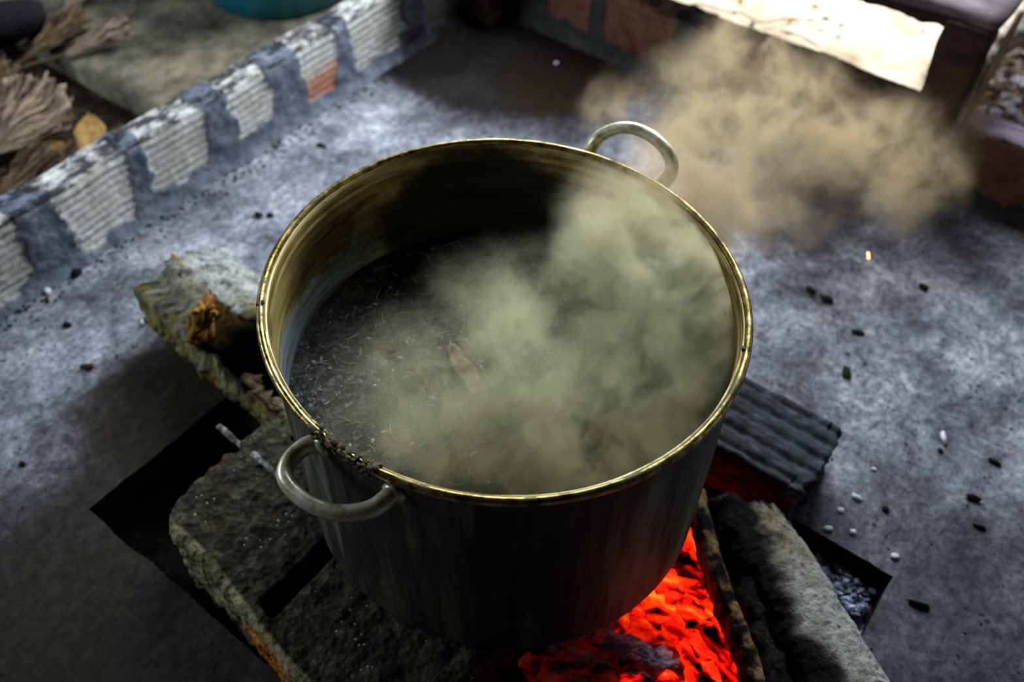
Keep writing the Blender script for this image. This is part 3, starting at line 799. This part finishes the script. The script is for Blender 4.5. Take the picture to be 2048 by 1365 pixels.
# ------------------------------------------------------------------ logs feeding the fire on the right
def rlog(u, v):
    A = at(1484, 1030, .062); A = Vector((A.x, A.y, .040)); B = at(1672, 1420, .04); B = Vector((B.x, B.y, .046))
    c = A.lerp(B, u); ax = (B-A).normalized()
    side = ax.cross(Vector((0, 0, 1))).normalized(); up = side.cross(ax)
    ang = 2*PI*v
    R = .051+.007*sst(0, .5, u)
    ca, sa = math.cos(ang), math.sin(ang)           # ca: towards +side, sa: up
    r = R*(1+.06*nz((ca*1.2, sa*1.2, u*4), 1.5, 4)+.03*nz((ca*3, sa*3, u*14), 2, 3))
    x = ca*r*1.12; z = sa*r*.92
    lf = x                                            # sign fixed below
    # split flat face on the fire side
    if x > .030: x = .030+(x-.030)*.35+.006*nz((u*9, z*40, 1), 1.5, 4)
    p = c+side*x+up*z
    k = 1-u
    p += ax*(.014*nz((ca*1.3, sa*1.3, 2), 2, 4))*(1-sst(0, .15, u))
    ragged = .10*nz((u*4, ang, 0), 1.5, 4)
    char = sst(-.018, .016, x+.02*nz((u*7, ang, 3), 1.5, 4)+(.012*math.sin(u*7)))
    char = max(char, 1-sst(.0, .05, u+.05*nz((ang*2, 0, 5), 2)))
    brown = (1-char)*sst(.5, .15, u)*.55*sst(-.05, -.01, x)
    pale = (1-char)*sst(.25, .55, u+.1*nz((ang, u*4, 8), 1.5))*.75
    return p, {'char': char, 'brown': brown, 'pale': pale}
bm, V = grid_surface(rlog, 150, 90, wrap_v=True, attrs=('pale', 'char', 'brown'))
cap(bm, V[0][::-1]); cap(bm, V[-1]); bmesh.ops.recalc_face_normals(bm, faces=bm.faces)
lg = link('firewood_log', bm, MAT['barkR'])
tag(lg, 'thick pale log charred black on its fire side, running out to the bottom right', 'log')
bm = tube(spline([at(1450, 1022, .04), at(1466, 1085, .045), at(1496, 1180, .048), at(1530, 1290, .05), at(1565, 1400, .05)], 8), [.017]*33, 12, 1.5, .8)
o = link('charred_strip', bm, m_simple('alligator_char', [(.35, '060505'), (.55, '1f1b17'), (.72, '5c5248')], 80, .9, .2, 1, .008)); o.parent = lg
def plank(u, v):
    P = spline([at(1392, 1000, .03), at(1412, 1090, .035), at(1445, 1200, .04), at(1485, 1300, .04), at(1525, 1420, .04)], 10)
    i = min(int(u*(len(P)-1)), len(P)-2); f = u*(len(P)-1)-i
    c = P[i].lerp(P[i+1], f); ax = (P[i+1]-P[i]).normalized(); side = ax.cross(Vector((0, 0, 1))).normalized(); up = Vector((0, 0, 1))
    a = 2*PI*v; ca, sa = math.cos(a), math.sin(a)
    p = c+side*(abs(ca)**.6*math.copysign(1, ca))*.010*(1+.35*nz((u*8, v*4, 0), 2, 3))+up*(abs(sa)**.6*math.copysign(1, sa))*.028
    return p, {'char': sst(-.1, .3, nz((u*9, v*3, 5), 1.5, 4)+.35*ca), 'brown': .8, 'pale': 0}
bm, V = grid_surface(plank, 90, 32, wrap_v=True, attrs=('pale', 'char', 'brown'))
cap(bm, V[0][::-1]); cap(bm, V[-1]); bmesh.ops.recalc_face_normals(bm, faces=bm.faces)
tag(link('split_plank', bm, MAT['barkR']), 'thin brown scorched plank standing on edge between embers and pale log', 'plank')

# ------------------------------------------------------------------ embers
EM = [m_ember('glowing_coal_hot', 2.3, .3), m_ember('glowing_coal', .9, .5), m_ember('ash_coal', .04, .95)]
def shard(c, L, r, rz, tilt, seed, flat=.6):
    bm = bmesh.new(); n = 12; seg = 9
    d = Vector((math.cos(tilt), 0, math.sin(tilt)))
    pts = [d*L*(k/n-.5) for k in range(n+1)]
    rads = [r*(.35+.75*math.sin(PI*(.08+.84*k/n))**.6)*(1+.35*nz((k*.6, seed*3.3, 0), 1)) for k in range(n+1)]
    merge(bm, tube(pts, rads, seg, flat, 1.0))
    for v in bm.verts: v.co += Vector((nz(v.co+Vector((seed, 0, 0)), 55), nz(v.co+Vector((0, seed, 0)), 55), nz(v.co+Vector((0, 0, seed)), 55)))*r*.3
    return bm
def px_angle(x, y, dx, dy, z=-.03):
    a = at(x, y, z); b = at(x+dx, y+dy, z); return math.atan2(b.y-a.y, b.x-a.x)
em = [  # px, py, dx, dy, length, radius, z, material
 (1390, 1085, 5, 30, .075, .016, -.030, 0), (1365, 1125, -12, 30, .08, .018, -.035, 0), (1425, 1130, 12, 30, .08, .017, -.02, 1),
 (1400, 1170, 22, 22, .095, .018, -.02, 1), (1345, 1190, -20, 20, .09, .020, -.035, 0), (1395, 1215, 30, 22, .12, .019, -.012, 0),
 (1310, 1225, 30, 8, .09, .018, -.03, 0), (1440, 1215, 25, 28, .085, .016, -.012, 0), (1350, 1250, 28, 18, .11, .018, -.015, 0),
 (1425, 1265, 28, 22, .10, .017, .0, 0), (1290, 1262, 10, 26, .07, .016, -.03, 1), (1320, 1290, 26, 14, .09, .018, -.02, 1),
 (1385, 1300, 20, 26, .10, .017, -.005, 0), (1450, 1250, 22, 26, .07, .014, .005, 0), (1255, 1265, 8, 24, .055, .013, -.035, 1),
 (1440, 1310, 10, 28, .085, .016, .0, 0), (1395, 1345, 14, 24, .08, .016, .0, 0), (1345, 1340, 28, 10, .09, .015, -.012, 2),
 (1290, 1320, 28, 8, .10, .020, -.018, 2), (1240, 1300, 26, 14, .07, .017, -.03, 2), (1215, 1260, 24, 14, .07, .017, -.04, 2),
 (1160, 1290, 26, 10, .07, .017, -.04, 2), (1110, 1310, 24, 14, .07, .019, -.045, 2), (1190, 1335, 26, 12, .08, .018, -.035, 2),
 (1260, 1360, 26, 6, .09, .016, -.02, 2), (1140, 1365, 26, 10, .08, .018, -.04, 2), (1080, 1350, 20, 18, .06, .017, -.05, 2), (1320, 1385, 26, 4, .09, .016, -.012, 0),
 (1375, 1020, 8, 30, .07, .016, -.035, 1), (1330, 1150, -16, 26, .08, .02, -.045, 0), (1270, 1215, -26, 14, .08, .02, -.05, 1), (1410, 1050, 6, 30, .06, .014, -.03, 1),
 (1462, 1200, 14, 30, .07, .012, -.004, 0), (1470, 1300, 4, 30, .06, .012, .0, 0), (1220, 1220, 26, 10, .08, .02, -.055, 2), (1160, 1240, 26, 10, .09, .02, -.055, 2),
]
def em_label(x, y, k, i):
    kind = ['bright orange-red', 'dull red', 'grey ash-covered'][k]
    where = 'under the right side of the pot' if x < 1340 and y < 1290 else ('against the split plank' if x > 1415 else ('at the bottom edge of the fire' if y > 1290 else 'in the middle of the fire'))
    return f'{kind} burning coal {where}'
for i, (x, y, dx, dy, L, r, z, k) in enumerate(em):
    c = at(x, y, z); rz = px_angle(x, y, dx, dy, z)
    o = link('burning_coal', shard(c, L, r, rz, random.uniform(-.18, .18), i+1), EM[k]); o.location = c; o.rotation_euler = (0, 0, rz)
    lab = em_label(x, y, k, i)
    tag(o, lab, 'burning coal', lab+'s')
# lumps of ash in the open corner of the pit
bm = bmesh.new()
for i in range(800):
    t_ = random.random(); q = at(1625+100*t_+random.gauss(0, 20), 1085+130*t_+random.gauss(0, 34), -.033)
    if q.x > PX1-.012 or q.y < PY0+.012: continue
    q.z = -.033+random.uniform(-.006, .008)
    merge(bm, lump(q, random.uniform(.0012, .0048), .9, i, 1, 1.4, .9, .6, random.uniform(0, 3)))
am = m_simple('white_wood_ash', [(.38, '14141a'), (.5, '7a84a0'), (.62, 'dbe2f5')], 60, .95, .1, .8, .003)
tag(link('wood_ash', bm, am), 'blue-white crumbling wood ash in the open right corner of the fire pit', 'ash', kind='stuff')
# a spark flying over the slab
o = link('spark', tube([at(1736, 506, .05), at(1737, 511, .05), at(1737, 517, .05)], .0016, 8), None or m_ember('spark_glow', 1, 0))
sm = M('spark'); sm.set('Emission Color', srgb('ffb050')); sm.set('Emission Strength', 6); o.data.materials[0] = sm.m
tag(o, 'tiny orange spark flying over the slab right of the pot', 'spark')

# ------------------------------------------------------------------ behind the left wall
def fan(n_ple, L, spread, curl=.10, seed=0):
    """pleated palm fan, stem at the origin, opening along +X"""
    def fn(u, v):
        a = (u-.5)*spread
        lim = L*(.82+.18*math.sin(PI*u)**.5)*(1+.16*nz((u*n_ple*.9, seed, 0), 1, 3))
        r = .012+lim*v
        z = .9*abs(((u*n_ple) % 1)-.5)*r*spread/n_ple*2.2+.010*nz((u*4, v*3, seed), 1)+curl*v*v*(.3+.7*nz((u*3, seed, 1), 1))
        a += .05*v*nz((u*6, seed, 4), 1)
        return Vector((r*math.cos(a), r*math.sin(a), .004+z+.01*v)), {}
    bm, V = grid_surface(fn, n_ple*6, 26)
    # split the tips between pleats
    kill = [f for f in bm.faces if f.calc_center_median().length > L*(.66+.1*nz((f.calc_center_median().x*40, f.calc_center_median().y*40, seed), 1)) and
            (((math.atan2(f.calc_center_median().y, f.calc_center_median().x)/spread+.5)*n_ple) % 1 < .13)]
    bmesh.ops.delete(bm, geom=kill, context='FACES')
    return bm
def place_fan(x, y, z, dx, dy, L, n, spread, mat, label, seed, group=None, tilt=.15):
    c = at(x, y, z); rz = px_angle(x, y, dx, dy, z)
    o = link('palm_leaf', fan(n, L, spread, .05, seed), mat)
    o.location = c; o.rotation_euler = (0, -tilt, rz)
    md = o.modifiers.new('thickness', 'SOLIDIFY'); md.thickness = .0012
    st = link('stem', tube([(-.10, .004, .0), (-.05, .002, .004), (.0, 0, .006), (.02, 0, .006)], [.003, .0035, .004, .003], 8), MAT['palm2'], o)
    tag(o, label, 'palm leaf'); return o
place_fan(-60, 330, -.03, 1, -.55, .21, 24, 1.5, MAT['palm'], 'pale folded palm fan leaf spread on the ground left of the slab', 1)
place_fan(-70, 265, -.03, .6, -1, .17, 18, 1.1, MAT['palm2'], 'darker pleated palm leaf behind the pale fan leaf at the picture edge', 2)
place_fan(-40, 420, -.035, 1, -.35, .16, 16, 1.0, MAT['palm2'], 'shredded brown palm leaf against the outer face of the left wall', 3)
place_fan(40, 130, .004, 1, -.5, .16, 10, .7, MAT['palm2'], 'brown palm leaf strip reaching over the khaki slab corner', 4, tilt=.05)
place_fan(110, 45, .004, 1, -.6, .15, 9, .6, MAT['palm'], 'pale torn palm leaf on the slab beside the black log', 5, tilt=.05)
place_fan(120, 118, .006, 1, -.25, .14, 7, .45, MAT['palm'], 'narrow straw-coloured palm leaf lying across the khaki slab', 6, tilt=.03)
def blade(L, W, seed, curl=.2):
    def fn(u, v):
        w = W*math.sin(PI*min(1, .08+.95*u))**.7*(1+.2*nz((u*4, seed, 0), 1))
        y = (v-.5)*2*w
        return Vector((L*u, y, .003+.012*math.sin(PI*u)+curl*y*y/W+.004*nz((u*5, v*4, seed), 1, 3))), {}
    bm, _ = grid_surface(fn, 24, 10); return bm
def place_leaf(x, y, z, dx, dy, L, W, mat, label, seed, name='dry_leaf', cat='leaf', group=None, tilt=0):
    o = link(name, blade(L, W, seed), mat); o.location = at(x, y, z); o.rotation_euler = (0, -tilt, px_angle(x, y, dx, dy, z))
    md = o.modifiers.new('thickness', 'SOLIDIFY'); md.thickness = .0012
    tag(o, label, cat, group); return o
place_leaf(195, 335, -.02, -.05, -1, .13, .028, MAT['leaf'], 'broad ochre dry leaf standing in the dark gap behind the left wall', 1, tilt=.3)
place_leaf(130, 340, -.03, .5, -.6, .08, .018, MAT['palm'], 'small pinkish palm strip left of the broad ochre leaf', 2)
place_leaf(225, 260, -.03, .9, .5, .07, .014, MAT['palm2'], 'narrow brown leaf strip beside the wall under the slab edge', 3)
place_leaf(60, 300, -.03, 1, .1, .11, .014, MAT['leaf'], 'thin yellowish leaf blade across the lowest palm fan', 4)
bm = tube([at(-140, 75, .02), at(-60, 60, .03), at(10, 44, .035), at(70, 33, .035), at(92, 28, .035)], [.042, .042, .041, .038, .026], 24, 1, .2)
tag(link('black_log', bm, MAT['blacklog']), 'blackened log end lying among palm leaves at the top left corner', 'log')
# leaf mould under the palm leaves
bm = bmesh.new()
for i in range(500):
    q = at(random.uniform(-60, 330), random.uniform(120, 400), -.04)
    if q.y < .925 or q.x > .095: continue
    merge(bm, stick_mesh(q, q+Vector((random.uniform(-1, 1), random.uniform(-1, 1), random.uniform(-.1, .2)))*random.uniform(.01, .035), random.uniform(.001, .004), .4, .3, 3, i))
tag(link('leaf_mould', bm, MAT['palm2']), 'shredded brown leaf mould on the ground behind the left wall', 'leaf litter', kind='stuff')

# teal tub
tb = empty('plastic_tub', (.80, 1.285, 0))
tag(tb, 'deep teal round plastic tub standing on the khaki slab behind the wall', 'tub')
prof = [(.002, .003), (.12, .003), (.150, .0), (.160, .006), (.170, .05), (.182, .11), (.193, .17), (.198, .176), (.206, .176), (.206, .180), (.196, .180), (.190, .172), (.178, .11), (.166, .05), (.154, .01), (.10, .008), (.002, .008)]
def tfn(u, v):
    i = int(round(v*(len(prof)-1))); r, z = prof[i]
    return Vector((r*1.1*math.cos(2*PI*u), r*1.1*math.sin(2*PI*u), z)), {}
bm, _ = grid_surface(tfn, 72, len(prof)-1, wrap_u=True)
bmesh.ops.recalc_face_normals(bm, faces=bm.faces)
link('body', bm, MAT['tub'], tb)
bm = tube([Vector((.226*math.cos(2*PI*k/72), .226*math.sin(2*PI*k/72), .192)) for k in range(73)], .007, 8)
link('rim', bm, MAT['tub'], tb)

# ------------------------------------------------------------------ yard beyond the back wall
leafm = [MAT['leaf'], MAT['palm'], MAT['palm2'], m_simple('green_leaf', [(.3, '2c4a14'), (.7, '76a23a')], 30, .6, .4, .4, .002, obj=True), m_simple('bleached_leaf', [(.3, '8f8488'), (.7, 'd6ccd0')], 30, .7, .3, .4, .002, obj=True)]
protos = []
def yard_leaf(i, x, y, mi, label, group, L):
    key = (mi,)
    pr = next((o for k, o in protos if k == key), None)
    if pr is None:
        o = link('dry_leaf' if mi != 3 else 'green_leaf', blade(.045, .011, 20+mi, .5), leafm[mi]); protos.append((key, o))
        md = o.modifiers.new('thickness', 'SOLIDIFY'); md.thickness = .0008
    else:
        o = pr.copy(); COL.objects.link(o)
    c = at(x, y, -.035); o.location = c
    o.rotation_euler = (random.uniform(-.4, .4), random.uniform(-.35, .1), random.uniform(0, 6.28)); o.scale = (L, L, L)
    tag(o, label, 'leaf', group)
rs = random.Random(3)
n_l = 0
for i in range(400):
    x = rs.uniform(1955, 2075); y = rs.uniform(20, 262)
    q = at(x, y, -.035)
    if q.x < WX+WT+.02 or q.y > -.19: continue
    mi = rs.choice([0, 1, 2, 2, 4, 4, 1]); n_l += 1
    nm = {0: 'ochre', 1: 'straw-coloured', 2: 'brown', 4: 'bleached'}[mi]
    yard_leaf(i, x, y, mi, f'{nm} dry leaf in the litter right of the wooden table', f'{nm} leaves in the litter right of the table', rs.uniform(.5, 1.2))
    if n_l > 130: break
yard_leaf(0, 2040, 140, 3, 'fresh green leaf in the litter right of the wooden table', None, .9)
for (x, y, mi, lb_) in [(1400, 30, 2, 'brown leaf on the sunlit yard just beyond the back wall'), (1440, 52, 3, 'green leaf lying beyond the top of the back wall'),
                        (1500, 60, 2, 'dark curled leaf on the bright yard near the green leaf'), (1575, 50, 0, 'ochre leaf on the bright yard in the middle of the gap'),
                        (1640, 42, 2, 'brown leaf at the end of the twig on the bright yard'), (1690, 55, 2, 'curled brown leaf under the edge of the table top'),
                        (1845, 62, 2, 'tiny dark leaf alone on the white sunlit yard'), (1620, 20, 0, 'ochre leaf at the top edge of the bright yard'), (1480, 12, 0, 'yellow leaf at the top of the yard left of the twig')]:
    yard_leaf(0, x, y, mi, lb_, None, .55 if x < 1700 else .35)
for (p_, lb_) in [([(1480, 25), (1520, 45), (1580, 38), (1650, 50)], 'thin grey twig lying on the sunlit yard'), ([(1340, 20), (1400, 8), (1470, 30)], 'short brown twig beyond the back wall near the green leaf'),
                  ([(1560, 60), (1600, 72), (1640, 95)], 'bent twig lying close behind the back wall top')]:
    tag(link('twig', tube(spline([at(*q, -.040) for q in p_], 8), .0022, 6, 1, .5), MAT['palewood']), lb_, 'twig')

# ------------------------------------------------------------------ crumbs on the slab
def crumb(name, x, y, r, mat, label, sx=1, sy=1, dx=1, dy=0, group=None, cat='crumb', z=None, seed=None):
    o = link(name, lump(None, r, .55, x+y if seed is None else seed, 2, sx, sy, .6), mat)
    q = at(x, y, 0); o.location = (q.x, q.y, r*.45 if z is None else z); o.rotation_euler = (0, 0, px_angle(x, y, dx, dy, 0))
    tag(o, label, cat, group); return o
crumb('white_petal', 1112, 128, .0055, MAT['chip_white'], 'small white petal lying on the dark slab behind the pot', 1, .8, cat='petal')
crumb('white_pebble', 290, 646, .0065, MAT['chip_white'], 'white round pebble touching the free end of the hollow log', cat='pebble', seed=4)
crumb('leaf_scrap', 1845, 578, .0075, MAT['chip_dark'], 'dark triangular leaf scrap on the slab below the table leg', 1.1, .8, 1, .6, cat='leaf scrap')
crumb('leaf_scrap', 1620, 583, .008, MAT['chip_green'], 'upper of two small green scraps on the slab right of the pot', 1.3, .6, 1, .6, cat='leaf scrap')
crumb('leaf_scrap', 1652, 602, .009, MAT['chip_green'], 'lower of two small green scraps on the slab right of the pot', 1.4, .6, 1, .3, cat='leaf scrap')
crumb('leaf_scrap', 1714, 667, .007, MAT['chip_green'], 'small green scrap on the slab midway to the hollow brick', 1.4, .7, 1, .3, cat='leaf scrap')
crumb('leaf_scrap', 1692, 748, .008, MAT['chip_green'], 'dark green scrap on the slab near the end of the hollow brick', 1.5, .9, .3, 1, cat='leaf scrap')
crumb('seed', 1886, 880, .007, MAT['chip_white'], 'pale oval seed on the slab right of the hollow brick', 1.7, .5, .3, 1, cat='seed')
crumb('leaf_scrap', 1880, 903, .004, MAT['chip_dark'], 'black speck just below the pale oval seed', cat='leaf scrap')
crumb('seed', 1770, 1020, .005, MAT['chip_green'], 'round greenish seed on the slab above the open pit corner', cat='seed')
crumb('plaster_chip', 1712, 997, .0055, MAT['chip_white'], 'largest white plaster chip beside the end of the hollow brick', 1.4, .7, 1, .5, cat='plaster chip')
crumb('plaster_chip', 1748, 940, .0035, MAT['chip_white'], 'small white plaster chip uppermost beside the hollow brick', cat='plaster chip')
crumb('plaster_chip', 1680, 1022, .0042, MAT['chip_white'], 'white plaster chip between the hollow brick and the pit edge', cat='plaster chip')
crumb('plaster_chip', 1706, 1066, .0045, MAT['chip_white'], 'white plaster chip at the edge of the fire pit', cat='plaster chip')
crumb('plaster_chip', 1788, 1115, .005, MAT['chip_white'], 'bluish white chip right above the pit corner', 1.2, .8, cat='plaster chip')
crumb('plaster_chip', 1654, 1060, .005, MAT['chip_white'], 'pale chip at the foot of the hollow brick', 1.3, .8, cat='plaster chip')
crumb('bark_curl', 1838, 1212, .008, MAT['chip_dark'], 'dark curled bark piece on the slab right of the pit corner', 1.7, .45, 1, .3, cat='bark piece')
crumb('leaf_scrap', 1988, 926, .006, MAT['chip_dark'], 'black scrap on the slab at the right picture edge', 1.4, .7, 1, .5, cat='leaf scrap')
crumb('leaf_scrap', 1945, 998, .007, MAT['chip_dark'], 'ragged dark scrap below the black scrap at the right edge', 1.4, .7, 1, .3, cat='leaf scrap')
crumb('leaf_scrap', 1958, 1056, .0055, MAT['chip_dark'], 'narrow dark scrap lowest at the right picture edge', 1.6, .5, 1, .3, cat='leaf scrap')
crumb('charcoal_crumb', 540, 433, .006, MAT['chip_dark'], 'dark crumb on the slab left of the pot, right one of a pair', 1.1, .9, cat='charcoal')
crumb('charcoal_crumb', 518, 433, .007, MAT['chip_dark'], 'dark crumb on the slab left of the pot, left one of a pair', 1.1, .9, cat='charcoal')
crumb('charcoal_crumb', 643, 293, .006, MAT['chip_dark'], 'black crumb between the left wall and the pot rim', 1.5, .6, 1, .2, cat='charcoal')
crumb('charcoal_crumb', 135, 652, .006, MAT['chip_dark'], 'small black crumb on the slab below the left wall', 1.3, .8, cat='charcoal')
crumb('charcoal_crumb', 175, 737, .008, MAT['chip_brown'], 'brown crumb on the slab left of the hollow log', 1.3, .8, cat='charcoal')
crumb('charcoal_crumb', 45, 930, .005, MAT['chip_dark'], 'tiny black crumb on the slab at the left picture edge', cat='charcoal')
crumb('charcoal_crumb', 155, 548, .009, MAT['chip_dark'], 'black crumb at the foot of the left wall near a pale one', cat='charcoal')
crumb('pebble', 95, 585, .007, MAT['chip_white'], 'pale pebble near the foot of the left wall', cat='pebble')
crumb('pebble', 96, 605, .0035, MAT['chip_brown'], 'tiny brown pebble below the pale pebble by the wall', cat='pebble')
# grit along the foot of the walls and over the slab: too fine to count
bm = bmesh.new()
for i in range(900):
    if i < 420:
        x = random.uniform(-.45, .9); y = .838-abs(random.gauss(0, .018)); r = random.uniform(.0008, .0030)
    else:
        q = at(random.uniform(0, 2048), random.uniform(150, 1365), 0); x, y = q.x, q.y; r = random.uniform(.0006, .0016)
        if PX0-.01 < x < PX1+.01 and PY0-.01 < y < PY1+.01: continue
        if x > 1 or y > .84: continue
    merge(bm, lump((x, y, r*.4), r, .5, i, 1, 1.3, 1, .7, random.uniform(0, 3)))
tag(link('grit', bm, MAT['chip_dark']), 'fine dark grit scattered over the slab and along the left wall', 'grit', kind='stuff')

# ------------------------------------------------------------------ steam
zs = ZL+.07
S1 = [(at(1100, 800, zs), .16, .9), (at(900, 850, zs-.03), .15, .75), (at(1000, 640, zs), .11, .45), (at(1350, 700, zs), .15, 1.0), (at(1310, 500, zs+.06), .13, 2.0), (at(1250, 560, zs+.05), .10, 1.2), (at(1150, 900, zs-.02), .12, .6), (at(1420, 560, zs+.03), .10, 1.2), (at(1440, 720, zs), .10, 1.0), (at(1250, 900, zs-.02), .12, .8), (at(1050, 760, zs-.02), .11, .7)]
bm = bmesh.new()
prof_s = [(.236, ZL+.006), (.236, ZR-.02), (.22, ZR+.02), (.16, ZR+.06), (.06, ZR+.08), (.002, ZR+.08)]
bms, V = lathe(prof_s, 48)
cap(bms, [V[k][0] for k in range(48)]); bmesh.ops.recalc_face_normals(bms, faces=bms.faces)
s1 = m_steam('steam_in_pot', S1, 23, 19, (.445, .60), [(at(925, 740, zs-.03), .075, .9), (at(1140, 640, zs+.02), .055, .85), (at(1290, 740, zs), .05, .75), (at(1200, 800, zs), .04, .6), (at(1000, 900, zs), .05, .6), (at(800, 480, zs), .10, .95), (at(1130, 480, zs+.02), .045, .9)])
tag(link('steam', bms, s1), 'greenish grey steam swirling over the broth inside the pot', 'steam', kind='stuff')
S2 = [(at(1290, 430, .40), .11, 1.3), (at(1370, 370, .36), .11, 1.5), (at(1430, 440, .30), .09, 1.0), (at(1400, 230, .34), .12, .8), (at(1500, 160, .30), .12, .7), (at(1500, 330, .28), .12, .55), (at(1600, 230, .25), .13, .8),
      (at(1700, 300, .20), .13, .9), (at(1800, 340, .14), .13, .9), (at(1870, 270, .14), .11, .9), (at(1900, 400, .05), .09, .5), (at(1210, 200, .36), .06, .5), (at(1380, 420, .30), .12, .5), (at(1560, 420, .16), .11, .35), (at(1460, 60, .34), .10, .35)]
path = [at(1210, 520, .36), at(1300, 400, .35), at(1420, 280, .30), at(1560, 260, .24), at(1700, 290, .18), at(1840, 330, .12), at(1930, 380, .09)]
bm = tube(spline(path, 4), [.10, .13]+[.17]*6+[.19]*6+[.18]*4+[.16]*3+[.15, .14, .13, .12], 20)
for v in bm.verts: v.co.z = max(v.co.z, .006)
s2 = m_steam('steam_plume', S2, 25, 15, (.47, .61), [(at(1540, 290, .22), .05, .9), (at(1720, 420, .12), .06, .85), (at(1600, 350, .18), .09, .95), (at(1380, 130, .34), .04, .7), (at(1180, 330, .38), .05, .8)])
s2.node_tree.nodes['Principled Volume'].inputs['Color'].default_value = srgb('ecd4a8')
tag(link('steam', bm, s2), 'yellowish steam and smoke plume drifting from the pot to the wooden table leg', 'steam', kind='stuff')

# ------------------------------------------------------------------ light
w = D.worlds.new('sky'); sc.world = w; w.use_nodes = True
bg = w.node_tree.nodes['Background']; bg.inputs[0].default_value = srgb('c6d2e2'); bg.inputs[1].default_value = .9
def area(name, loc, to, sx, sy, e, col):
    l = D.lights.new(name, 'AREA'); l.shape = 'RECTANGLE'; l.size = sx; l.size_y = sy; l.energy = e; l.color = srgb(col)[:3]
    o = D.objects.new(name, l); COL.objects.link(o); o.location = loc
    o.rotation_euler = (Vector(to)-Vector(loc)).to_track_quat('-Z', 'Y').to_euler(); return o
area('daylight_from_the_yard', (1.25, .5, 1.05), (.25, .15, 0), 1.1, .8, 50, 'e2ebf6')
area('added_fill_left', (-.8, 1.6, 1.0), (-.15, .6, 0), 1.0, .6, 20, 'd2e0f4')  # added fill lamp to brighten the left side, no source there
sl = D.lights.new('sun', 'SUN'); sl.energy = 6.5; sl.angle = .01; sl.color = srgb('fff2dc')[:3]
so = D.objects.new('sun', sl); COL.objects.link(so)
so.rotation_euler = Vector((-.32, 0, -1)).to_track_quat('-Z', 'Y').to_euler()

vs = sc.view_settings; sc.display_settings.display_device = 'sRGB'
vs.view_transform = 'Standard'; vs.look = 'None'; vs.gamma = 1; vs.use_curve_mapping = False; vs.exposure = 0
sc.cycles.use_denoising = True
sc.cycles.adaptive_threshold = .03; sc.cycles.volume_step_rate = .5; sc.cycles.volume_max_steps = 256; sc.cycles.volume_bounces = 1; sc.cycles.max_bounces = 6; sc.cycles.transparent_max_bounces = 12
